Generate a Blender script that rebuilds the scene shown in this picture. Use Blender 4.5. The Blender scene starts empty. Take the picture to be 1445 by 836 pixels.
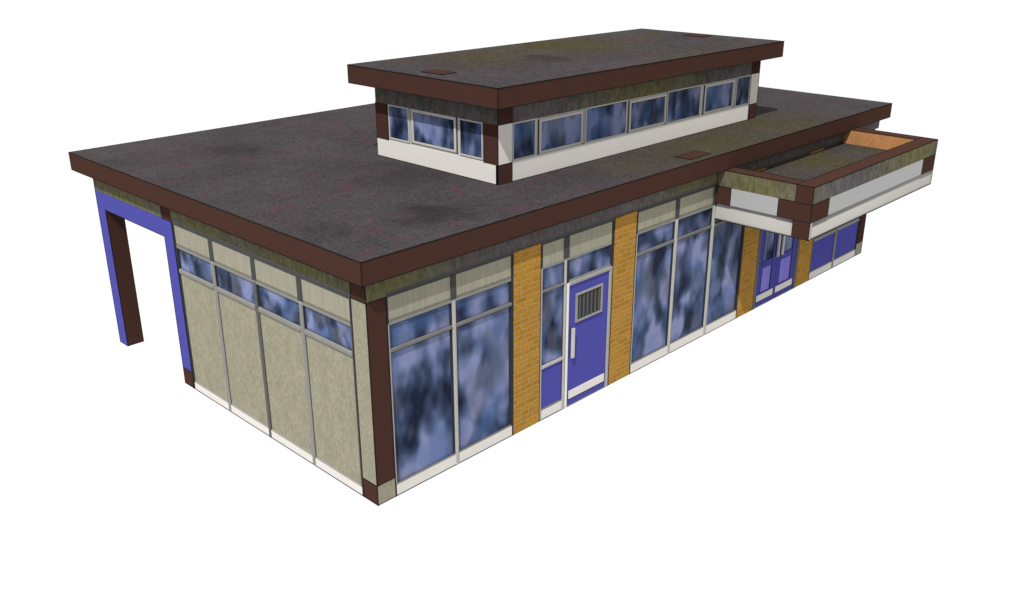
import bpy, bmesh, math, random
from mathutils import Vector

SC = bpy.context.scene
COL = SC.collection

# ---------------------------------------------------------------- camera
cam_d = bpy.data.cameras.new('camera')
cam = bpy.data.objects.new('camera', cam_d)
COL.objects.link(cam)
cam.location = (-6.5749, -8.9042, 7.4095)
cam.rotation_euler = (1.1944, 0.0, -0.8027)
cam_d.sensor_fit = 'HORIZONTAL'
cam_d.sensor_width = 36.0
cam_d.lens = 1323.4755 / 1445.0 * 36.0
cam_d.clip_start = 0.1
cam_d.clip_end = 500.0
SC.camera = cam

# ---------------------------------------------------------------- world: plain white surround
w = bpy.data.worlds.new('World')
SC.world = w
w.use_nodes = True
bg = w.node_tree.nodes['Background']
bg.inputs['Color'].default_value = (1, 1, 1, 1)
bg.inputs['Strength'].default_value = 0.636

# ---------------------------------------------------------------- sun
sd = bpy.data.lights.new('sun', 'SUN')
sd.energy = 3.2
sd.angle = math.radians(0.5)
sd.color = (1.0, 0.99, 0.975)
sun = bpy.data.objects.new('sun', sd)
COL.objects.link(sun)
sun.location = (-10, -6, 18)
sun.rotation_euler = Vector((1.878, 1.0, -3.03)).to_track_quat('-Z', 'Y').to_euler()

# ---------------------------------------------------------------- exposure
SC.view_settings.view_transform = 'Standard'
SC.view_settings.look = 'None'
SC.view_settings.exposure = 0.70
SC.view_settings.gamma = 1.0
SC.cycles.max_bounces = 6

# ================================================================ materials
def node(nt, kind, **kw):
    n = nt.nodes.new(kind)
    for k, v in kw.items():
        setattr(n, k, v)
    return n

def new_mat(name, rough=0.9, spec=0.0):
    m = bpy.data.materials.new(name)
    m.use_nodes = True
    nt = m.node_tree
    b = nt.nodes['Principled BSDF']
    b.inputs['Roughness'].default_value = rough
    b.inputs['Specular IOR Level'].default_value = spec
    return m, nt, b

def mul(nt, vec_out, s):
    n = node(nt, 'ShaderNodeVectorMath', operation='MULTIPLY')
    nt.links.new(vec_out, n.inputs[0])
    n.inputs[1].default_value = s
    return n.outputs[0]

def noise(nt, vec, scale, detail=3.0, rough=0.55, dist=0.0):
    n = node(nt, 'ShaderNodeTexNoise')
    n.inputs['Scale'].default_value = scale
    n.inputs['Detail'].default_value = detail
    n.inputs['Roughness'].default_value = rough
    n.inputs['Distortion'].default_value = dist
    nt.links.new(vec, n.inputs['Vector'])
    return n.outputs['Fac']

def ramp(nt, fac, stops, interp='LINEAR'):
    r = node(nt, 'ShaderNodeValToRGB')
    r.color_ramp.interpolation = interp
    els = r.color_ramp.elements
    while len(els) < len(stops):
        els.new(0.5)
    for e, (p, c) in zip(els, stops):
        e.position = p
        e.color = (c[0], c[1], c[2], 1) if not isinstance(c, (int, float)) else (c, c, c, 1)
    nt.links.new(fac, r.inputs['Fac'])
    return r.outputs['Color']

def mix(nt, fac, a, b, mode='MIX'):
    n = node(nt, 'ShaderNodeMix', data_type='RGBA', blend_type=mode)
    for sock, val in ((n.inputs['Factor'], fac), (n.inputs['A'], a), (n.inputs['B'], b)):
        if isinstance(val, bpy.types.NodeSocket):
            nt.links.new(val, sock)
        elif isinstance(val, (int, float)):
            sock.default_value = val if sock.type == 'VALUE' else (val, val, val, 1)
        else:
            sock.default_value = (val[0], val[1], val[2], 1)
    return n.outputs['Result']

def math_node(nt, op, a, b):
    n = node(nt, 'ShaderNodeMath', operation=op)
    for sock, val in ((n.inputs[0], a), (n.inputs[1], b)):
        if isinstance(val, bpy.types.NodeSocket):
            nt.links.new(val, sock)
        else:
            sock.default_value = val
    return n.outputs[0]

def bump(nt, b, h, strength, dist):
    n = node(nt, 'ShaderNodeBump')
    n.inputs['Strength'].default_value = strength
    n.inputs['Distance'].default_value = dist
    nt.links.new(h, n.inputs['Height'])
    nt.links.new(n.outputs['Normal'], b.inputs['Normal'])

def position(nt):
    return node(nt, 'ShaderNodeNewGeometry').outputs['Position']

def paint(name, col, var=0.06, rough=0.9, spec=0.0, scale=3.0, stretch=(1, 1, 1)):
    m, nt, b = new_mat(name, rough, spec)
    f = noise(nt, mul(nt, position(nt), stretch), scale, 5.0, 0.65)
    lo = tuple(c * (1 - var) for c in col)
    hi = tuple(c * (1 + var) for c in col)
    nt.links.new(ramp(nt, f, [(0.3, lo), (0.7, hi)]), b.inputs['Base Color'])
    return m

def spots(nt, pos, pts):
    """soft mask, 1 at the listed points and 0 beyond their radius"""
    total = None
    for (x, y, z, r, a) in pts:
        d = node(nt, 'ShaderNodeVectorMath', operation='DISTANCE')
        nt.links.new(pos, d.inputs[0])
        d.inputs[1].default_value = (x, y, z)
        mr = node(nt, 'ShaderNodeMapRange', interpolation_type='SMOOTHSTEP')
        nt.links.new(d.outputs['Value'], mr.inputs['Value'])
        mr.inputs['From Min'].default_value = 0.0
        mr.inputs['From Max'].default_value = r
        mr.inputs['To Min'].default_value = a
        mr.inputs['To Max'].default_value = 0.0
        total = mr.outputs['Result'] if total is None else math_node(nt, 'MAXIMUM', total, mr.outputs['Result'])
    return total

def weathered(name, grey, olive, pink, moss_pts, dark_pts=(), stretch=(1, 1, 1), grain=14.0, contrast=0.3, pink_amt=0.6, bump_s=0.5):
    m, nt, b = new_mat(name, 0.95, 0.0)
    pos = position(nt)
    warp = node(nt, 'ShaderNodeTexNoise')
    warp.inputs['Scale'].default_value = 0.9
    warp.inputs['Detail'].default_value = 3.0
    nt.links.new(pos, warp.inputs['Vector'])
    sub = node(nt, 'ShaderNodeVectorMath', operation='SUBTRACT')
    nt.links.new(warp.outputs['Color'], sub.inputs[0])
    sub.inputs[1].default_value = (0.5, 0.5, 0.5)
    wp = node(nt, 'ShaderNodeVectorMath', operation='ADD')
    nt.links.new(pos, wp.inputs[0])
    nt.links.new(mul(nt, sub.outputs[0], (1.4, 1.4, 0.3)), wp.inputs[1])
    st = mul(nt, pos, stretch)
    # broad drift of the grey
    broad = noise(nt, pos, 0.55, 3.0)
    col = mix(nt, ramp(nt, broad, [(0.35, 0.0), (0.65, 1.0)]), tuple(c * 0.88 for c in grey), tuple(c * 1.12 for c in grey))
    # pink lichen flecks
    pk = math_node(nt, 'MULTIPLY', ramp(nt, noise(nt, st, 3.0, 5.0, 0.62, 0.4), [(0.54, 0.0), (0.66, 1.0)]),
                   ramp(nt, noise(nt, pos, 0.8, 2.0), [(0.42, 0.0), (0.55, 1.0)]))
    col = mix(nt, math_node(nt, 'MULTIPLY', pk, pink_amt), col, pink)
    if moss_pts:
        ms = spots(nt, wp.outputs[0], moss_pts)
        col = mix(nt, ms, col, olive)
    if dark_pts:
        dk = spots(nt, wp.outputs[0], dark_pts)
        col = mix(nt, dk, col, tuple(c * 0.45 for c in grey))
    md = noise(nt, st, grain * 0.3, 4.0, 0.6)
    col = mix(nt, 1.0, col, ramp(nt, md, [(0.3, 0.88), (0.5, 1.0), (0.72, 1.13)]), 'MULTIPLY')
    g = noise(nt, st, grain, 6.0, 0.7)
    col = mix(nt, 1.0, col, ramp(nt, g, [(0.28, 1 - contrast), (0.5, 1.0), (0.74, 1 + contrast)]), 'MULTIPLY')
    nt.links.new(col, b.inputs['Base Color'])
    bump(nt, b, g, bump_s, 0.03)
    return m

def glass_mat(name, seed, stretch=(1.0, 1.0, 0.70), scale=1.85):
    """blue glazing: printed pattern of cloudy reflections painted into the pane colour"""
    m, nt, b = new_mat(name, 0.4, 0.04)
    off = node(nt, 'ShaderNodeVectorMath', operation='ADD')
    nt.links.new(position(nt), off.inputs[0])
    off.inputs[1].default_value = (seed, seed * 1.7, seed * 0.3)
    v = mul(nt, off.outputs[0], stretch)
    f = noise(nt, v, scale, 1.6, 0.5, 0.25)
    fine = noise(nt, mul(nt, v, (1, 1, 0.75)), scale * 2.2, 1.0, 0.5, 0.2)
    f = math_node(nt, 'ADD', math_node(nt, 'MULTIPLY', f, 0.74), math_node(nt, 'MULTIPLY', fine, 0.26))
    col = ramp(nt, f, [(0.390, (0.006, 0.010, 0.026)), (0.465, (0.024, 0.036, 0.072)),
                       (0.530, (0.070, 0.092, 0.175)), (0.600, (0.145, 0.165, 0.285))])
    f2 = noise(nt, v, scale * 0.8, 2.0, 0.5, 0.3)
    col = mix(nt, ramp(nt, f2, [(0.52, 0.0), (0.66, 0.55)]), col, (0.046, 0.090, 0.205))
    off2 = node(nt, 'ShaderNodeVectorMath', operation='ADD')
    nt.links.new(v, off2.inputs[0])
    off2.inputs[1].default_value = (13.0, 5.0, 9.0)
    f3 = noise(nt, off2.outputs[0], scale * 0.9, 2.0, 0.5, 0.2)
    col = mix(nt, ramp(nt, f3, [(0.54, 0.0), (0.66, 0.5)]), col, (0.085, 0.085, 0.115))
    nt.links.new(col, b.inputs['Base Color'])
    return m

def brick_mat():
    m, nt, b = new_mat('yellow_brick', 0.9, 0.0)
    s = node(nt, 'ShaderNodeSeparateXYZ')
    nt.links.new(position(nt), s.inputs[0])
    c = node(nt, 'ShaderNodeCombineXYZ')
    nt.links.new(s.outputs['X'], c.inputs['X'])
    nt.links.new(s.outputs['Z'], c.inputs['Y'])
    wn = node(nt, 'ShaderNodeTexNoise')
    wn.inputs['Scale'].default_value = 9.0
    nt.links.new(c.outputs[0], wn.inputs['Vector'])
    add = node(nt, 'ShaderNodeVectorMath', operation='MULTIPLY_ADD')
    nt.links.new(wn.outputs['Color'], add.inputs[0])
    add.inputs[1].default_value = (0.016, 0.016, 0)
    nt.links.new(c.outputs[0], add.inputs[2])
    t = node(nt, 'ShaderNodeTexBrick')
    nt.links.new(add.outputs[0], t.inputs['Vector'])
    t.offset = 0.5
    t.squash = 0.62
    t.squash_frequency = 3
    t.inputs['Color1'].default_value = (0.305, 0.146, 0.020, 1)
    t.inputs['Color2'].default_value = (0.230, 0.108, 0.014, 1)
    t.inputs['Mortar'].default_value = (0.245, 0.180, 0.075, 1)
    t.inputs['Scale'].default_value = 1.0
    t.inputs['Mortar Size'].default_value = 0.013
    t.inputs['Mortar Smooth'].default_value = 0.6
    t.inputs['Bias'].default_value = -0.15
    t.inputs['Brick Width'].default_value = 0.27
    t.inputs['Row Height'].default_value = 0.0875
    g = noise(nt, c.outputs[0], 26.0, 4.0, 0.6)
    col = mix(nt, 1.0, t.outputs['Color'], ramp(nt, g, [(0.3, 0.82), (0.7, 1.16)]), 'MULTIPLY')
    nt.links.new(col, b.inputs['Base Color'])
    bump(nt, b, math_node(nt, 'SUBTRACT', 1.0, t.outputs['Fac']), 0.35, 0.008)
    return m

def pebble_mat(name, col, contrast=0.24):
    m, nt, b = new_mat(name, 0.95, 0.0)
    st = mul(nt, position(nt), (1, 1, 0.6))
    g = noise(nt, st, 30.0, 5.0, 0.65)
    h = noise(nt, st, 5.0, 3.0, 0.5)
    c1 = ramp(nt, h, [(0.35, tuple(c * f for c, f in zip(col, (0.92, 0.95, 0.92)))), (0.65, tuple(c * f for c, f in zip(col, (1.08, 1.05, 1.02))))])
    c2 = mix(nt, 1.0, c1, ramp(nt, g, [(0.28, 1 - contrast), (0.72, 1 + contrast)]), 'MULTIPLY')
    warm = ramp(nt, noise(nt, st, 11.0, 3.0, 0.5), [(0.60, 0.0), (0.72, 0.35)])
    nt.links.new(mix(nt, warm, c2, (col[0] * 1.05, col[1] * 0.86, col[2] * 0.62)), b.inputs['Base Color'])
    bump(nt, b, g, 0.35, 0.012)
    return m

BROWN = paint('brown_paint', (0.0430, 0.0205, 0.0158), 0.04)
LINE = paint('dark_outline', (0.012, 0.011, 0.010), 0.05)  # for the added outline bars along edges
GASKET_SHADE = paint('rubber_and_shade_black', (0.026, 0.027, 0.030), 0.1)
PANE_EDGE_SHADE = paint('pane_edge_shade', (0.024, 0.029, 0.044), 0.1)
FOOT_SHADING = paint('blind_foot_shading', (0.120, 0.115, 0.092), 0.1, scale=16, stretch=(1, 1, 0.15))
DGREY = paint('dark_grey_metal', (0.046, 0.048, 0.047), 0.1)
GAPGREY = paint('gap_shade_grey', (0.062, 0.060, 0.056), 0.15, scale=8)
MGREY = paint('grey_metal', (0.165, 0.160, 0.150), 0.06)
LGREY = paint('light_grey_metal', (0.205, 0.199, 0.186), 0.05)
PALE = paint('pale_grey_metal', (0.36, 0.35, 0.33), 0.04)
WHITE = paint('white_paint', (0.485, 0.462, 0.435), 0.03, stretch=(1, 1, 3))
CANOPY_WHITE = paint('canopy_white', (0.275, 0.264, 0.248), 0.02, stretch=(1, 1, 4))
CANOPY_GREY = paint('canopy_grey', (0.275, 0.275, 0.275), 0.03, stretch=(1, 1, 4))
BLUE = paint('violet_blue_paint', (0.052, 0.052, 0.232), 0.04, stretch=(3, 3, 0.2))
LILAC = paint('lilac_panel', (0.165, 0.140, 0.450), 0.08, stretch=(6, 6, 0.2))
BLIND = paint('cream_blind', (0.215, 0.205, 0.158), 0.12, scale=16, stretch=(1, 1, 0.15))
PEBBLE = pebble_mat('pebbledash', (0.205, 0.193, 0.146))
BOARD = pebble_mat('orange_board', (0.335, 0.160, 0.066), 0.16)
BRICK = brick_mat()
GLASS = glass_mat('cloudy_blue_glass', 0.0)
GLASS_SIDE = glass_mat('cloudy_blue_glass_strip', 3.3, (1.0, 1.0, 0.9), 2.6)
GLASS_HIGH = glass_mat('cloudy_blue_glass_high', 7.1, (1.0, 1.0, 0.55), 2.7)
GREY_R = (0.0420, 0.0372, 0.0392)
ROOF = weathered('weathered_roof_felt', GREY_R, (0.046, 0.041, 0.020), (0.060, 0.030, 0.037),
    [(8.6, 0.5, 3.62, 3.0, 0.8), (6.2, 0.5, 3.62, 1.4, 0.5), (10.8, 0.6, 3.62, 2.2, 0.8), (11.3, 3.0, 3.62, 1.0, 0.3),
     (8.0, 3.9, 5.19, 2.6, 0.95), (5.6, 3.5, 5.19, 1.9, 0.7), (10.9, 3.62, 5.19, 0.55, 1.0), (4.2, 4.0, 5.19, 1.0, 0.3),
     (11.2, -0.35, 2.98, 1.5, 1.0), (12.8, -0.6, 2.98, 1.1, 0.6)],
    [(2.05, 6.35, 3.62, 1.0, 0.6), (1.75, 0.69, 3.62, 0.75, 0.9), (6.24, 2.67, 5.19, 0.55, 0.6), (0.4, 1.2, 3.62, 0.5, 0.3), (3.0, 2.5, 3.62, 1.0, 0.25)],
    grain=18.0, contrast=0.46, pink_amt=0.85, bump_s=0.8)
BAND = weathered('weathered_concrete', (0.080, 0.073, 0.072), (0.094, 0.087, 0.040), (0.098, 0.061, 0.066),
    [(0.4, 0, 3.2, 1.7, 0.95), (7.4, 0, 3.2, 1.9, 0.8), (0, 1.5, 3.2, 2.2, 0.9), (0, 4.0, 3.2, 2.4, 0.9), (0, 6.6, 3.2, 2.4, 0.9),
     (8.04, -0.9, 3.14, 1.5, 1.0), (12.3, -1.88, 3.14, 2.4, 0.95),
     (7.4, 1.19, 4.72, 2.9, 0.85), (3.57, 3.9, 4.72, 0.6, 0.3)],
    stretch=(1, 1, 0.5), grain=13.0, contrast=0.46, pink_amt=0.65, bump_s=0.3)

# ================================================================ mesh building
class MB:
    def __init__(self):
        self.v, self.f, self.m, self.mats, self.s = [], [], [], [], []

    def mi(self, mat):
        if mat not in self.mats:
            self.mats.append(mat)
        return self.mats.index(mat)

    def face(self, pts, mat, smooth=False):
        b = len(self.v)
        self.v += [tuple(p) for p in pts]
        self.f.append(list(range(b, b + len(pts))))
        self.m.append(self.mi(mat))
        self.s.append(smooth)

    def box(self, x0, x1, y0, y1, z0, z1, mat, **sides):
        """sides: w (-x), e (+x), s (-y), n (+y), t (+z), b (-z) override the material"""
        g = lambda k: sides.get(k, mat)
        self.face([(x0, y0, z0), (x0, y0, z1), (x0, y1, z1), (x0, y1, z0)], g('w'))
        self.face([(x1, y0, z0), (x1, y1, z0), (x1, y1, z1), (x1, y0, z1)], g('e'))
        self.face([(x0, y0, z0), (x1, y0, z0), (x1, y0, z1), (x0, y0, z1)], g('s'))
        self.face([(x0, y1, z0), (x0, y1, z1), (x1, y1, z1), (x1, y1, z0)], g('n'))
        self.face([(x0, y0, z1), (x1, y0, z1), (x1, y1, z1), (x0, y1, z1)], g('t'))
        self.face([(x0, y0, z0), (x0, y1, z0), (x1, y1, z0), (x1, y0, z0)], g('b'))
        return self

    def line(self, a, b, mat=None, wd=0.011):
        """thin square bar added to draw a dark outline along an edge (axis aligned)"""
        h = wd / 2
        lo = [min(p, q) - h for p, q in zip(a, b)]
        hi = [max(p, q) + h for p, q in zip(a, b)]
        return self.box(lo[0], hi[0], lo[1], hi[1], lo[2], hi[2], mat or LINE)

    def build(self, name, parent=None, **props):
        me = bpy.data.meshes.new(name)
        lo = [min(p[i] for p in self.v) for i in range(3)]
        hi = [max(p[i] for p in self.v) for i in range(3)]
        c = Vector(((lo[0] + hi[0]) / 2, (lo[1] + hi[1]) / 2, lo[2]))
        me.from_pydata([tuple(Vector(p) - c) for p in self.v], [], self.f)
        for mt in self.mats:
            me.materials.append(mt)
        me.polygons.foreach_set('material_index', self.m)
        me.polygons.foreach_set('use_smooth', self.s)
        bm = bmesh.new()
        bm.from_mesh(me)
        bmesh.ops.remove_doubles(bm, verts=bm.verts, dist=1e-6)
        bm.to_mesh(me)
        bm.free()
        me.update()
        o = bpy.data.objects.new(name, me)
        COL.objects.link(o)
        pw = WORLD.get(parent.name, Vector((0, 0, 0))) if parent else Vector((0, 0, 0))
        o.parent = parent
        o.location = c - pw
        WORLD[o.name] = c
        for k, v in props.items():
            o[k] = v
        return o

WORLD = {}

class Face:
    """a facade plane: u runs along it, d goes into the building, z up"""
    def __init__(self, kind, at):
        self.k, self.at = kind, at

    def box(self, mb, u0, u1, d0, d1, z0, z1, mat, **sides):
        if self.k == 'front':
            mb.box(u0, u1, self.at + d0, self.at + d1, z0, z1, mat, **sides)
        else:
            mb.box(self.at + d0, self.at + d1, u0, u1, z0, z1, mat, **sides)

    def p(self, u, d, z):
        return (u, self.at + d, z) if self.k == 'front' else (self.at + d, u, z)

    def bar(self, mb, u0, u1, z0, z1, depth, mat, base=0.0, n=6):
        """half-round bar standing proud of depth `base`, vertical if taller than wide"""
        vert = (z1 - z0) > (u1 - u0)
        pts = []
        for i in range(n + 1):
            a = math.pi * i / n
            c, s = (1 - math.cos(a)) / 2, math.sin(a)
            pts.append((c, base - depth * s))
        for i in range(n):
            (c0, d0), (c1, d1) = pts[i], pts[i + 1]
            if vert:
                q = [(u0 + (u1 - u0) * c0, d0, z0), (u0 + (u1 - u0) * c1, d1, z0), (u0 + (u1 - u0) * c1, d1, z1), (u0 + (u1 - u0) * c0, d0, z1)]
            else:
                q = [(u0, d0, z0 + (z1 - z0) * c0), (u0, d0 * 0 + d1, z0 + (z1 - z0) * c1), (u1, d1, z0 + (z1 - z0) * c1), (u1, d0, z0 + (z1 - z0) * c0)]
            if (self.k == 'left') == vert:
                q = q[::-1]
            if not vert:
                q = q[::-1]
            mb.face([self.p(*t) for t in q], mat, True)
        for e, flip in ((z0, 0), (z1, 1)) if vert else ((u0, 0), (u1, 1)):
            q = [(u0 + (u1 - u0) * c, d, e) if vert else (e, d, z0 + (z1 - z0) * c) for c, d in pts]
            mb.face([self.p(*t) for t in q], mat)

FR = Face('front', 0.0)
LF = Face('left', 0.0)
B = 0.3137                       # the block module everything is set out on
L, W = 14.85, 7.87
ZB, ZR = 3.30, 3.618             # underside and top of the main roof
D = 0.075                        # depth of the facade build-up

# ================================================================ the building (one thing)
building = bpy.data.objects.new('flat_roofed_building', None)
COL.objects.link(building)
building.empty_display_size = 1.0
building.location = (L / 2, W / 2, 0)
WORLD[building.name] = Vector((L / 2, W / 2, 0))
building['label'] = 'long single-storey flat-roofed building with brown fascias, brick piers, violet-blue doors and a glazed rooftop storey'
building['category'] = 'building'

# ---------------------------------------------------------------- inner wall core behind the facades
mb = MB()
mb.box(D, L - 0.01, D, 5.30, 0.0, ZB - 0.002, PEBBLE)
mb.box(5.0, L - 0.01, 5.30, W, 0.0, ZB - 0.002, PEBBLE)
core = mb.build('wall', building)
mb = MB()
mb.box(L - 0.01, L + 0.012, B, W, 0.0, 0.16, WHITE)
mb.box(5.0, L, W, W + 0.015, 0.0, 0.16, WHITE)
mb.build('plinth', core)

# ---------------------------------------------------------------- concrete band under the eaves
mb = MB()
mb.box(B + 0.003, L - 0.002, 0.0, D, 3.052, ZB - 0.002, BAND)           # front
mb.box(0.003, B + 0.003, -0.0, D, 2.988, ZB - 0.002, BAND)
mb.box(0.0, D, B, 5.04, 3.040, ZB - 0.002, BAND)                        # left, up to the brown tab
mb.box(0.0, B, 5.353, W, 2.990, ZB - 0.002, BAND)                       # over the open bay
mb.box(B, 5.0, W - B, W, 2.990, ZB - 0.002, BAND)                       # back of the open bay
band = mb.build('concrete_band', building)
mb = MB()
FR.box(mb, B + 0.001, L - B, 0.012, D, 2.968, 3.018, DGREY)
FR.box(mb, B + 0.003, L - B, 0.005, D, 3.018, 3.052, GAPGREY)  # two dark tones paint the groove's soft shade under the band
LF.box(mb, B, 5.04, 0.012, D, 2.945, 3.005, DGREY)
LF.box(mb, B, 5.04, 0.005, D, 3.005, 3.040, GAPGREY)
mb.build('shadow_gap', band)

# ---------------------------------------------------------------- corner posts of alternating blocks
def corner_post(x0, left_side):
    x1 = x0 + B
    mb = MB()
    if left_side:
        mb.box(x0, x1, 0.0, B, 0.0, 0.310, PEBBLE, w=BROWN)
        mb.box(x0, x1, 0.0, B, 0.310, 2.988, BROWN, w=PEBBLE)
        mb.box(x0, x0 + 0.003, 0.0, B, 2.988, ZB - 0.002, BROWN)
        mb.line((x0, 0, 0), (x0, 0, ZB)); mb.line((x0, 0, 0.31), (x1, 0, 0.31)); mb.line((x0, 0, 0.31), (x0, B, 0.31))
        mb.line((x1, 0, 0.0), (x1, 0, 2.985)); mb.line((x0, B, 0), (x0, B, ZB))
        mb.line((x0, 0, 2.988), (x1, 0, 2.988)); mb.line((x0, 0, 2.988), (x0, B, 2.988))
    else:
        mb.box(x0, x1, 0.0, B, 0.0, 0.310, PEBBLE, e=BROWN)
        mb.box(x0, x1, 0.0, B, 0.310, 2.988, BROWN, e=PEBBLE)
        mb.line((x0, 0, 0.31), (x1, 0, 0.31)); mb.line((x1, 0, 0), (x1, 0, 2.985)); mb.line((x0, 0, 0.3), (x0, 0, 2.985))
    return mb.build('corner_post', building)
corner_post(0.0, True)
corner_post(L - B, False)

# ---------------------------------------------------------------- brick piers
PIERS = [(2.681, 3.254), (5.052, 5.620), (9.192, 9.780), (11.590, 12.180)]
for a, b in PIERS:
    MB().box(a, b, -0.006, D, 0.0, 3.010, BRICK).build('brick_pier', building)

# ---------------------------------------------------------------- a glazed bay: sill, frame, mullions, panes, blinds
def glazed_bay(F, u0, u1, panes, lower, sill=0.170, zt=(2.190, 2.240), top_glass=2.580, head=2.622, blind_top=2.966, part='window', lower_top=None, sill_mat=None, glass=None, mull=None, tcol=None):
    """panes: list of (u0,u1); lower: material of the lower panels"""
    glass = glass or GLASS
    lower_top = lower_top or zt[0]
    # frame: side seals, head, transoms, half-round mullions
    fr = MB()
    for a, b in ((u0, panes[0][0]), (panes[-1][1], u1)):
        F.box(fr, a, b, 0.006, D, 0.0, blind_top + 0.002, GASKET_SHADE)
        w_ = min(0.022, (b - a) * 0.6)
        c = b - w_ if a == u0 else a
        if a == u0:
            F.bar(fr, c, c + w_, sill, top_glass + 0.02, 0.010, MGREY, 0.006)
    F.box(fr, panes[0][0], panes[-1][1], 0.008, D, top_glass, head, MGREY)
    for i, ((a, b), (c, d)) in enumerate(zip(panes[:-1], panes[1:])):
        F.box(fr, b, c, 0.010, D, 0.0, top_glass - 0.001, GASKET_SHADE)  # dark margins left beside the bar stand for soft shade at the mullion
        F.bar(fr, b + 0.008, c - 0.008, 0.0, top_glass + 0.025, 0.022, mull[i] if mull else LGREY, 0.010)
        F.box(fr, b - 0.010, c + 0.010, 0.004, D, head + 0.003, blind_top, DGREY)
    for a, b in panes:
        F.box(fr, a, b, 0.020, D, zt[0], zt[1], GASKET_SHADE)
        F.bar(fr, a, b, zt[0] - 0.006, zt[1] + 0.006, 0.026, tcol or LGREY, 0.018)
    for a, b in panes:  # dark strips painting contact shade along the pane edges
        for zz0, zz1 in ((zt[1] + 0.007, top_glass - 0.001),) + (((sill + 0.005, zt[0] - 0.007),) if lower is glass else ()):
            F.box(fr, a + 0.001, a + 0.022, 0.030, D - 0.002, zz0, zz1, PANE_EDGE_SHADE)
            F.box(fr, b - 0.022, b - 0.001, 0.030, D - 0.002, zz0, zz1, PANE_EDGE_SHADE)
            F.box(fr, a + 0.023, b - 0.023, 0.032, D - 0.002, zz1 - 0.020, zz1, PANE_EDGE_SHADE)
    win = fr.build(part, building)
    gl = MB()
    for a, b in panes:
        F.box(gl, a, b, 0.036, D, zt[1], top_glass, glass)
        if lower is glass:
            F.box(gl, a, b, 0.036, D, sill, lower_top, lower)
    gl.build('window_pane', win)
    if lower is not glass:
        for a, b in panes:
            q = MB()
            F.box(q, a, b, 0.018, D, sill, lower_top, lower)
            q.build('infill_panel', win)
    for a, b in panes:
        q = MB()
        F.box(q, a, b, 0.012, D, head + 0.035, blind_top, BLIND)
        F.box(q, a, b, 0.010, D, head, head + 0.035, FOOT_SHADING)  # darker strip paints the soft shading at the blind's foot
        q.build('blind', win)
        q = MB()
        F.box(q, a - 0.012, b + 0.012, 0.002, D - 0.002, 0.0, sill - 0.018, WHITE)
        F.bar(q, a, b, sill - 0.030, sill + 0.004, 0.020, LGREY, 0.024)
        q.build('sill', win)
    return win

glazed_bay(FR, B, 2.681, [(0.352, 1.450), (1.534, 2.632)], GLASS, sill=0.190)
glazed_bay(FR, 5.620, 9.192, [(5.682, 6.775), (6.877, 7.966), (8.078, 9.143)], GLASS, sill=0.190)
# right-hand bay: violet-blue infill below a transom, glass above
glazed_bay(FR, 12.180, L - B, [(12.245, 13.285), (13.392, 14.490)], BLUE, sill=0.185, zt=(0.890, 0.960), part='panelled_window')
# left wall: four pebbledash panels under a strip of glass
glazed_bay(LF, B, 5.046, [(0.365, 1.450), (1.548, 2.625), (2.716, 3.812), (3.912, 4.992)], PEBBLE, sill=0.150, zt=(2.112, 2.200),
           top_glass=2.560, head=2.605, blind_top=2.944, part='panelled_wall', glass=GLASS_SIDE, mull=(PALE, MGREY, PALE), tcol=MGREY)

# ---------------------------------------------------------------- single door with sidelight
U0, U1 = 3.254, 5.052
fr = MB()
FR.box(fr, U0, 3.312, 0.006, D, 0.0, 2.968, GASKET_SHADE)
FR.bar(fr, 3.285, 3.312, 0.0, 2.60, 0.014, MGREY, 0.006)
FR.box(fr, 4.985, U1, 0.006, D, 0.0, 2.968, GASKET_SHADE)
FR.bar(fr, 4.948, 5.022, 0.0, 2.170, 0.026, MGREY, 0.010)
FR.box(fr, 3.815, 3.945, 0.012, D, 0.0, 2.60, GASKET_SHADE)
FR.bar(fr, 3.822, 3.872, 0.0, 2.60, 0.026, LGREY, 0.012)
FR.bar(fr, 3.884, 3.944, 0.0, 2.195, 0.026, PALE, 0.012)
FR.box(fr, 3.312, 4.985, 0.008, D, 2.580, 2.622, MGREY)
FR.box(fr, 3.800, 3.930, 0.004, D, 2.624, 2.966, DGREY)
FR.box(fr, 3.312, 3.815, 0.018, D, 2.190, 2.240, GASKET_SHADE)
FR.bar(fr, 3.312, 3.815, 2.192, 2.238, 0.026, LGREY, 0.018)
FR.box(fr, 3.312, 3.815, 0.016, D, 0.895, 0.965, GASKET_SHADE)
FR.bar(fr, 3.312, 3.815, 0.900, 0.962, 0.026, WHITE, 0.016)
FR.box(fr, 3.944, 5.022, 0.012, D, 2.136, 2.235, MGREY)
FR.bar(fr, 3.944, 5.010, 2.138, 2.205, 0.030, PALE, 0.014)
entry = fr.build('door_frame', building)
gl = MB()
FR.box(gl, 3.312, 3.815, 0.026, D, 0.965, 2.190, GLASS)
FR.box(gl, 3.312, 3.815, 0.026, D, 2.240, 2.580, GLASS)
FR.box(gl, 3.945, 4.985, 0.026, D, 2.235, 2.580, GLASS)
gl.build('window_pane', entry)
q = MB(); FR.box(q, 3.312, 3.815, 0.022, D, 0.190, 0.896, BLUE); q.build('infill_panel', entry)
q = MB(); FR.box(q, 3.300, 3.815, 0.004, D - 0.003, 0.0, 0.165, WHITE); FR.bar(q, 3.312, 3.815, 0.158, 0.192, 0.016, LGREY, 0.022); q.build('sill', entry)
for a, b in ((3.325, 3.800), (3.930, 4.985)):
    q = MB(); FR.box(q, a, b, 0.012, D, 2.622, 2.966, BLIND); q.build('blind', entry)

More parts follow.
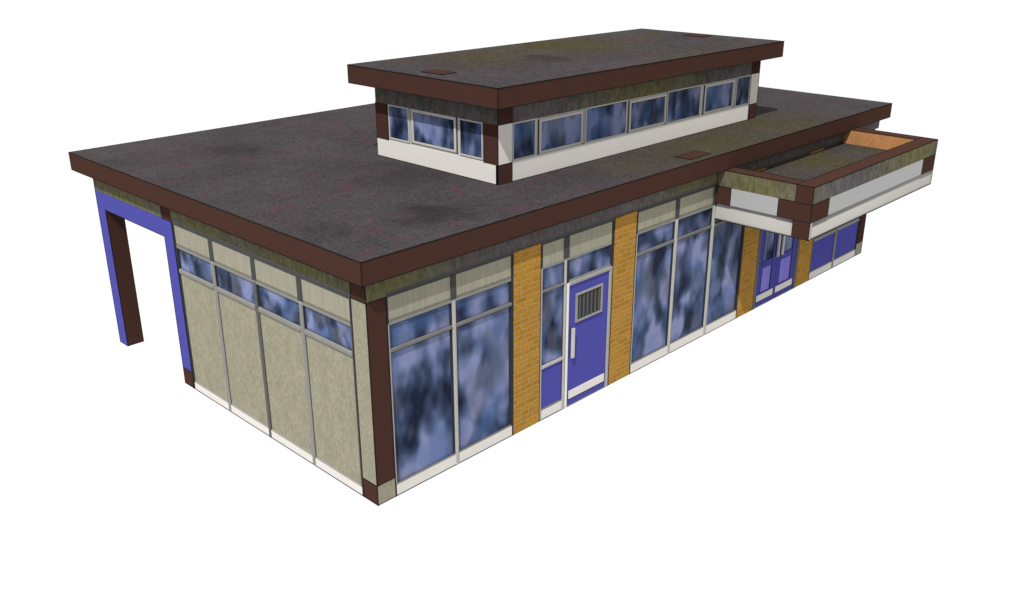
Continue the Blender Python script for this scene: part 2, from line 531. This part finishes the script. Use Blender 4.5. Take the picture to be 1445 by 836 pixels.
mb = MB()
FR.box(mb, 3.944, 4.950, 0.014, D - 0.004, 0.004, 2.134, BLUE)
door = mb.build('door', building)
g = MB()
a, b, z0, z1 = 4.110, 4.782, 1.468, 1.960
FR.box(g, a + 0.02, b - 0.02, 0.006, 0.013, z0 + 0.02, z1 - 0.02, GASKET_SHADE)
n = 6
for i in range(n):
    c = a + 0.055 + i * (b - a - 0.085) / n
    FR.bar(g, c + 0.030, c + 0.075, z0 + 0.03, z1 - 0.03, 0.012, DGREY, 0.006)
grille = g.build('grille', door)
g = MB()
FR.box(g, a, b, -0.012, 0.014, z1 - 0.032, z1, LGREY); FR.box(g, a, b, -0.012, 0.014, z0, z0 + 0.032, LGREY)
FR.box(g, a, a + 0.034, -0.012, 0.013, z0 + 0.032, z1 - 0.032, LGREY); FR.box(g, b - 0.034, b, -0.012, 0.013, z0 + 0.032, z1 - 0.032, LGREY)
g.build('grille_frame', door)
def pull_handle(u0, u1, z0, z1, parent):
    q = MB()
    FR.box(q, u0, u1, -0.055, -0.025, z0, z1, PALE)
    FR.box(q, u0 + 0.012, u1 - 0.012, -0.025, 0.016, z0 + 0.02, z0 + 0.06, DGREY)
    FR.box(q, u0 + 0.012, u1 - 0.012, -0.025, 0.016, z1 - 0.06, z1 - 0.02, DGREY)
    return q.build('handle', parent)
pull_handle(3.985, 4.045, 0.890, 1.405, door)
def kick_plate(u0, u1, z0, z1, parent):
    q = MB()
    FR.box(q, u0, u1, 0.002, 0.015, z0, z1, WHITE)
    FR.box(q, u0 - 0.004, u1 + 0.010, 0.008, 0.015, z0 - 0.020, z0 - 0.001, GASKET_SHADE)
    return q.build('kick_plate', parent)
kick_plate(3.992, 4.912, 0.128, 0.272, door)

# ---------------------------------------------------------------- double door under the canopy
fr = MB()
FR.box(fr, 9.780, 9.892, 0.010, D, 0.0, 2.966, GASKET_SHADE)
FR.bar(fr, 9.815, 9.880, 0.0, 2.60, 0.026, MGREY, 0.010)
FR.box(fr, 11.492, 11.590, 0.010, D, 0.0, 2.966, GASKET_SHADE)
FR.bar(fr, 11.505, 11.570, 0.0, 2.60, 0.026, MGREY, 0.010)
FR.box(fr, 9.892, 11.492, 0.010, D, 2.136, 2.235, LGREY)
FR.box(fr, 9.892, 11.492, 0.008, D, 2.580, 2.622, MGREY)
FR.box(fr, 10.650, 10.734, 0.010, D, 2.235, 2.580, LGREY)
FR.box(fr, 10.640, 10.744, 0.004, D, 2.624, 2.966, DGREY)
dfr = fr.build('double_door_frame', building)
q = MB(); FR.box(q, 9.892, 10.650, 0.026, D, 2.235, 2.580, GLASS); FR.box(q, 10.734, 11.492, 0.026, D, 2.235, 2.580, GLASS); q.build('window_pane', dfr)
for a, b in ((9.892, 10.640), (10.744, 11.492)):
    q = MB(); FR.box(q, a, b, 0.012, D, 2.622, 2.966, BLIND); q.build('blind', dfr)

def leaf(u0, u1, g0, g1, h0, h1, k0, k1):
    mb = MB()
    zs = [(0.004, 0.290), (0.830, 0.975), (2.000, 2.134)]
    for a, b in zs:
        FR.box(mb, g0, g1, 0.014, D - 0.004, a, b, BLUE)
    FR.box(mb, u0, g0, 0.014, D - 0.004, 0.004, 2.134, BLUE)
    FR.box(mb, g1, u1, 0.014, D - 0.004, 0.004, 2.134, BLUE)
    for uu in (g0, g1):                                   # dark beads beside the openings
        FR.box(mb, uu - 0.010, uu + 0.010, 0.010, 0.02, 0.290, 2.0, GASKET_SHADE)
    d = mb.build('door_leaf', building)
    q = MB(); FR.box(q, g0 + 0.010, g1 - 0.010, 0.030, D - 0.006, 0.975, 2.0, GLASS); q.build('window_pane', d)
    q = MB(); FR.box(q, g0 + 0.010, g1 - 0.010, 0.026, D - 0.006, 0.290, 0.830, LILAC); q.build('lower_panel', d)
    pull_handle(h0, h1, 0.985, 1.75, d)
    kick_plate(k0, k1, 0.124, 0.262, d)
leaf(9.894, 10.655, 10.070, 10.470, 10.550, 10.612, 9.940, 10.600)
leaf(10.670, 11.490, 10.810, 11.310, 10.732, 10.796, 10.712, 11.420)

# ---------------------------------------------------------------- open bay at the far left: blue portal on a brown-sided post
mb = MB()
mb.box(0.0, B, 5.353, W, 2.674, 2.986, BLUE)                        # header
mb.box(0.0, B, 7.560, W, 0.0, 2.674, BLUE, s=BROWN, e=BROWN, n=PEBBLE)
mb.box(0.0, B, 5.046, 5.353, 0.310, 2.986, BLUE, n=BROWN)
mb.box(0.0, B, 5.046, 5.353, 0.0, 0.310, BROWN)
portal = mb.build('portal_frame', building)
mb = MB()
mb.box(-0.002, 0.10, 5.040, 5.353, 2.988, ZB - 0.002, BROWN)
mb.build('tie_block', portal)
mb = MB()
for a, b in [((0, 7.56, 0), (0, 7.56, 2.67)), ((0, W, 0), (0, W, ZB)), ((0, 7.56, 0), (0, W, 0)), ((B, 7.56, 0), (B, 7.56, 2.8)), ((0, 7.56, 0), (B, 7.56, 0)),
             ((0, 5.353, 0), (0, 5.353, 2.67)), ((0, 5.046, 0.31), (0, 5.353, 0.31)), ((0, 5.046, 0), (0, 5.046, ZB)), ((0, 5.353, 2.674), (0, 7.56, 2.674)),
             ((0, 5.353, 2.99), (0, 5.353, ZB)), ((0, 5.046, 2.988), (0, 5.353, 2.988))]:
    mb.line(a, b, wd=0.010)
mb.build('edge_outline', portal)
# post and beam at the back of the open bay, out of sight from the front
MB().box(4.70, 5.0, W - B, W, 0.0, 2.67, BROWN, n=BLUE).build('rear_post', building)
MB().box(B, 5.0, W - B, W, 2.674, 2.986, BLUE).build('rear_beam', building)

# ---------------------------------------------------------------- drawn outline along the foot of the walls
mb = MB()
mb.line((0, 0, 0.004), (L, 0, 0.004), wd=0.010)
mb.line((0, 0, 0.004), (0, 5.353, 0.004), wd=0.010)
mb.build('base_outline', core)

# ================================================================ main roof
RX0, RX1, RY0, RY1 = -0.155, L + 0.165, -0.155, W + 0.50
mb = MB()
mb.box(RX0 + 0.004, RX1 - 0.004, RY0 + 0.004, RY1 - 0.004, ZB + 0.01, ZR, ROOF)
roof = mb.build('roof', building)
mb = MB()
T = 0.10
zt = ZR - 0.003
mb.box(RX0, RX1, RY0, RY0 + T, ZB, zt, BROWN)
mb.box(RX0, RX1, RY1 - T, RY1, ZB, zt, BROWN)
mb.box(RX0, RX0 + T, RY0 + T, RY1 - T, ZB, zt, BROWN)
mb.box(RX1 - T, RX1, RY0 + T, RY1 - T, ZB, zt, BROWN)
mb.box(RX0 + T, RX1 - T, RY0 + T, RY1 - T, ZB, ZB + 0.008, PEBBLE)
mb.build('fascia', roof)
def slab_lines(x0, x1, y0, y1, z0, z1, wd=0.011):
    mb = MB()
    for z in (z0, z1):
        mb.line((x0, y0, z), (x1, y0, z), wd=wd); mb.line((x0, y1, z), (x1, y1, z), wd=wd)
        mb.line((x0, y0, z), (x0, y1, z), wd=wd); mb.line((x1, y0, z), (x1, y1, z), wd=wd)
    for x in (x0, x1):
        for y in (y0, y1):
            mb.line((x, y, z0), (x, y, z1), wd=wd)
    return mb
slab_lines(RX0, RX1, RY0, RY1, ZB, ZR - 0.002).build('edge_outline', roof)
def hatch(x0, x1, y0, y1, z, parent):
    mb = MB()
    mb.box(x0, x1, y0, y1, z, z + 0.010, BROWN)
    h = 0.016
    for a, b in [((x0, y0, z + .004), (x1, y0, z + .004)), ((x0, y1, z + .004), (x1, y1, z + .004)), ((x0, y0, z + .004), (x0, y1, z + .004)), ((x1, y0, z + .004), (x1, y1, z + .004))]:
        mb.line(a, b, wd=h)
    return mb.build('roof_hatch', parent)
hatch(7.10, 7.74, 0.002, 0.318, ZR, roof)

# ================================================================ rooftop storey
CX0, CX1, CY0, CY1 = 3.567, 11.295, 1.194, 4.190
ZF, ZC = 4.886, 5.193
Z1, Z2 = 3.931, 4.560
CF, CL = Face('front', CY0), Face('left', CX0)
mb = MB()
e = 0.05
mb.box(CX0 + e, CX1 - 0.004, CY0 + e, CY1 - 0.004, ZR, ZF - 0.004, PEBBLE)      # core
mb.box(CX0, CX1, CY0, CY0 + e, Z2 - 0.012, ZF - 0.002, BAND)                    # upper band, front
mb.box(CX0 - 0.002, CX0 + e, CY0 - 0.002, CY1, Z2, ZF - 0.003, BAND)            # upper band, left
storey = mb.build('rooftop_storey', building)
mb = MB()
mb.box(CX0 + B, CX1 - B, CY0, CY0 + e, ZR, Z1 + 0.012, WHITE)
mb.box(CX0, CX0 + e, CY0 + 0.003, CY1, ZR, Z1 + 0.006, WHITE)
mb.build('parapet_panel', storey)
def block(parent, *args, **kw):
    return MB().box(*args, **kw).build('corner_block', parent)
for x0 in (CX0, CX1 - B):
    block(storey, x0 - 0.0005, x0 + B, CY0 - 0.003, CY0 + e, Z2, ZF - 0.004, BROWN)
    block(storey, x0, x0 + B, CY0 - 0.003, CY0 + e, ZR, Z1, BROWN, w=WHITE)
    MB().box(x0 + 0.002, x0 + B, CY0 - 0.001, CY0 + e, Z1, Z2, WHITE).build('corner_panel', storey)
for y0 in (CY0 + 0.002, CY1 - B):
    block(storey, CX0 - 0.003, CX0 + e, y0, y0 + B, Z1, Z2, BROWN)
mb = MB()
for (a, b) in [((CX0, CY0, ZR), (CX0, CY0, ZF)), ((CX0 + B, CY0, Z2), (CX0 + B, CY0, ZF)), ((CX0 + B, CY0, ZR), (CX0 + B, CY0, Z1)), ((CX0, CY0, Z2), (CX0 + B, CY0, Z2)), ((CX0, CY0, Z1), (CX0 + B, CY0, Z1)),
               ((CX0, CY0 + B, Z1), (CX0, CY0 + B, Z2)), ((CX0, CY1 - B, Z1), (CX0, CY1 - B, Z2)), ((CX0, CY1, Z1), (CX0, CY1, Z2)),
               ((CX1 - B, CY0, ZR), (CX1 - B, CY0, ZF)), ((CX1, CY0, ZR), (CX1, CY0, ZF)), ((CX1 - B, CY0, Z1), (CX1, CY0, Z1)), ((CX1 - B, CY0, Z2), (CX1, CY0, Z2)),
               ((CX0, CY0, ZR + .004), (CX1, CY0, ZR + .004)), ((CX0, CY0, ZR + .004), (CX0, CY1, ZR + .004))]:
    mb.line(a, b, wd=0.011)
mb.build('edge_outline', storey)

def strip_window(F, u0, u1, z0, z1, framed):
    fr = MB()
    t = 0.048 if framed else 0.022
    d0 = -0.006 if framed else -0.004
    F.box(fr, u0 - t, u1 + t, d0, 0.04, z1, z1 + t, PALE)
    F.box(fr, u0 - t, u1 + t, d0, 0.04, z0 - (0.03 if framed else 0.022), z0, PALE)
    F.box(fr, u0 - t, u0, d0, 0.04, z0, z1, PALE)
    F.box(fr, u1, u1 + t, d0, 0.04, z0, z1, PALE)
    F.box(fr, u0, u1, 0.012, 0.04, z0, z1, GASKET_SHADE)
    if framed:
        for a in (u0 - t - 0.018, u1 + t + 0.001):
            F.box(fr, a, a + 0.017, -0.001, 0.03, z0 - 0.05, z1 + t, DGREY)
    win = fr.build('strip_window', storey)
    q = MB(); F.box(q, u0 + 0.010, u1 - 0.010, 0.006, 0.03, z0 + 0.006, z1 - 0.010, GLASS_HIGH); q.build('window_pane', storey)
    return win
mb = MB()
CF.box(mb, CX0 + B, CX1 - B, 0.016, e, Z1 + 0.012, Z2 - 0.012, PALE)
CL.box(mb, CY0 + B, CY1 - B, 0.016, e, Z1 + 0.006, Z2, PALE)
mb.build('window_surround', storey)
for a, b, f in [(3.912, 4.405, 0), (4.556, 5.556, 1), (5.690, 6.790, 0), (6.925, 7.955, 1), (8.056, 9.125, 0), (9.322, 10.297, 1), (10.445, 10.945, 0)]:
    strip_window(CF, a, b, 4.000 if f else 3.972, 4.475 if f else 4.530, f)
for a, b, f in [(1.555, 2.050, 0), (2.188, 3.196, 1), (3.333, 3.830, 0)]:
    strip_window(CL, a, b, 4.020 if f else 3.990, 4.510 if f else 4.535, f)

CO = 0.3139
HX0, HX1, HY0, HY1 = CX0 - CO, CX1 + CO, CY0 - CO, CY1 + CO
mb = MB()
mb.box(HX0 + 0.004, HX1 - 0.004, HY0 + 0.004, HY1 - 0.004, ZF + 0.01, ZC, ROOF)
uproof = mb.build('upper_roof', building)
mb = MB()
zt = ZC - 0.003
mb.box(HX0, HX1, HY0, HY0 + T, ZF, zt, BROWN)
mb.box(HX0, HX1, HY1 - T, HY1, ZF, zt, BROWN)
mb.box(HX0, HX0 + T, HY0 + T, HY1 - T, ZF, zt, BROWN)
mb.box(HX1 - T, HX1, HY0 + T, HY1 - T, ZF, zt, BROWN)
mb.box(HX0 + T, HX1 - T, HY0 + T, HY1 - T, ZF, ZF + 0.008, PEBBLE)
mb.build('fascia', uproof)
slab_lines(HX0, HX1, HY0, HY1, ZF, ZC - 0.002, wd=0.012).build('edge_outline', uproof)
hatch(3.553, 3.875, 2.447, 2.925, ZC, uproof)
hatch(11.010, 11.340, 2.462, 2.950, ZC, uproof)

# ================================================================ entrance canopy
KX0, KX1, KY = 8.037, 13.368, -1.883
K0, K1, K2, K3 = 2.353, 2.667, 2.985, 3.293
mb = MB()
mb.box(KX0 + 0.06, KX1 - 0.06, KY + 0.06, -0.003, 2.40, K2 - 0.003, CANOPY_GREY, t=ROOF)      # deck
canopy = mb.build('canopy', building)
# upturned rim: weathered outer face, brown top, orange inside
mb = MB()
mb.box(KX0, KX1, KY, KY + B, K2, K3, BAND, t=BROWN, n=BOARD)
mb.box(KX0, KX0 + B, KY + B, -0.003, K2, K3, BAND, t=BROWN, e=BOARD)
mb.box(KX1 - B, KX1, KY + B, -0.003, K2, K3, BAND, t=BROWN, w=BOARD)
mb.build('rim', canopy)
# pale middle band and scooped lower moulding
mb = MB()
mb.box(KX0, KX1, KY, KY + 0.06, K1, K2, CANOPY_GREY)
mb.box(KX0, KX0 + 0.06, KY + 0.06, -0.003, K1, K2, CANOPY_GREY)
mb.box(KX1 - 0.06, KX1, KY + 0.06, -0.003, K1, K2, CANOPY_GREY)
mb.build('middle_band', canopy)
def moulding(deep=0.068, n=10):
    """lower band: tucked in under the lip of the middle band and curving back out to its bottom edge"""
    mb = MB()
    prof = [(0.0, K1)] + [(deep * (1 - i / n) ** 1.6, K1 - (K1 - K0) * i / n) for i in range(n + 1)]
    xe = KX1 - 0.02
    for j, ((a0, z0), (a1, z1)) in enumerate(zip(prof[:-1], prof[1:])):
        mb.face([(KX0 + a1, KY + a1, z1), (xe, KY + a1, z1), (xe, KY + a0, z0), (KX0 + a0, KY + a0, z0)], CANOPY_WHITE, j > 0)
        mb.face([(KX0 + a1, -0.003, z1), (KX0 + a1, KY + a1, z1), (KX0 + a0, KY + a0, z0), (KX0 + a0, -0.003, z0)], CANOPY_WHITE, j > 0)
    mb.box(xe, KX1, KY, -0.003, K0, K1, CANOPY_WHITE)
    mb.face([(KX0, KY, K0), (KX0, -0.003, K0), (xe, -0.003, K0), (xe, KY, K0)], CANOPY_WHITE)
    return mb
moulding().build('moulding', canopy)
# brown end blocks at the corners
q = 0.004
block(canopy, KX0 - q, KX0 + 0.10, KY - 0.001, KY + B, K2, K3 + 0.001, BROWN, s=BAND)
mb = MB()
x0, x1, x2, y0, y1, y2 = KX0 - q, KX0 + 0.1, KX0 + 0.632, KY - q, KY + 0.1, KY + 2 * B
ring = [(x0, y0), (x2, y0), (x2, y1), (x1, y1), (x1, y2), (x0, y2)]
for p, r in zip(ring, ring[1:] + ring[:1]):
    mb.face([(*p, K1), (*r, K1), (*r, K2), (*p, K2)], BROWN)
mb.face([(*p, K2) for p in ring], BROWN)
mb.face([(*p, K1) for p in ring[::-1]], BROWN)
mb.build('corner_block', canopy)
block(canopy, KX0 - q, KX0 + 0.09, KY - 0.002, KY + B, K0 - 0.001, K1, BROWN, s=CANOPY_WHITE)
block(canopy, KX0 - q, KX0 + 0.1, -0.305, -0.003, K1, K2, BROWN)
block(canopy, KX1 - 0.618, KX1 + q, KY - q, KY + 0.1, K1, K2, BROWN)
mb = MB()
for a, b in [((KX0, KY, K0), (KX0, KY, K3)), ((KX0, KY, K3), (KX1, KY, K3)), ((KX0, KY, K3), (KX0, 0, K3)), ((KX1, KY, K0), (KX1, KY, K3)), ((KX1, KY, K3), (KX1, 0, K3)),
             ((KX0, KY + B, K3), (KX1, KY + B, K3)), ((KX0 + B, KY + B, K3), (KX0 + B, 0, K3)), ((KX1 - B, KY + B, K3), (KX1 - B, 0, K3)),
             ((KX0, KY + B, K2), (KX0, KY + B, K3)), ((KX0, KY, K2), (KX0, KY + 2 * B, K2)), ((KX0, KY, K1), (KX0, KY + 2 * B, K1)), ((KX0, KY + 2 * B, K1), (KX0, KY + 2 * B, K2)),
             ((KX0, KY + B, K0), (KX0, KY + B, K1)), ((KX0, KY, K2), (KX0 + 0.632, KY, K2)), ((KX0, KY, K1), (KX0 + 0.632, KY, K1)), ((KX0 + 0.632, KY, K1), (KX0 + 0.632, KY, K2)),
             ((KX1 - 0.618, KY, K1), (KX1 - 0.618, KY, K2)), ((KX1 - 0.618, KY, K2), (KX1, KY, K2)), ((KX1 - 0.618, KY, K1), (KX1, KY, K1)),
             ((KX0, -0.305, K1), (KX0, -0.305, K2)), ((KX0, -0.305, K2), (KX0, 0, K2)), ((KX0, -0.305, K1), (KX0, 0, K1)),
             ((KX0, KY, K0), (KX1, KY, K0)), ((KX0, KY, K0), (KX0, 0, K0)), ((KX0, -0.003, K0), (KX0, -0.003, K3))]:
    mb.line(a, b, wd=0.012)
mb.build('edge_outline', canopy)
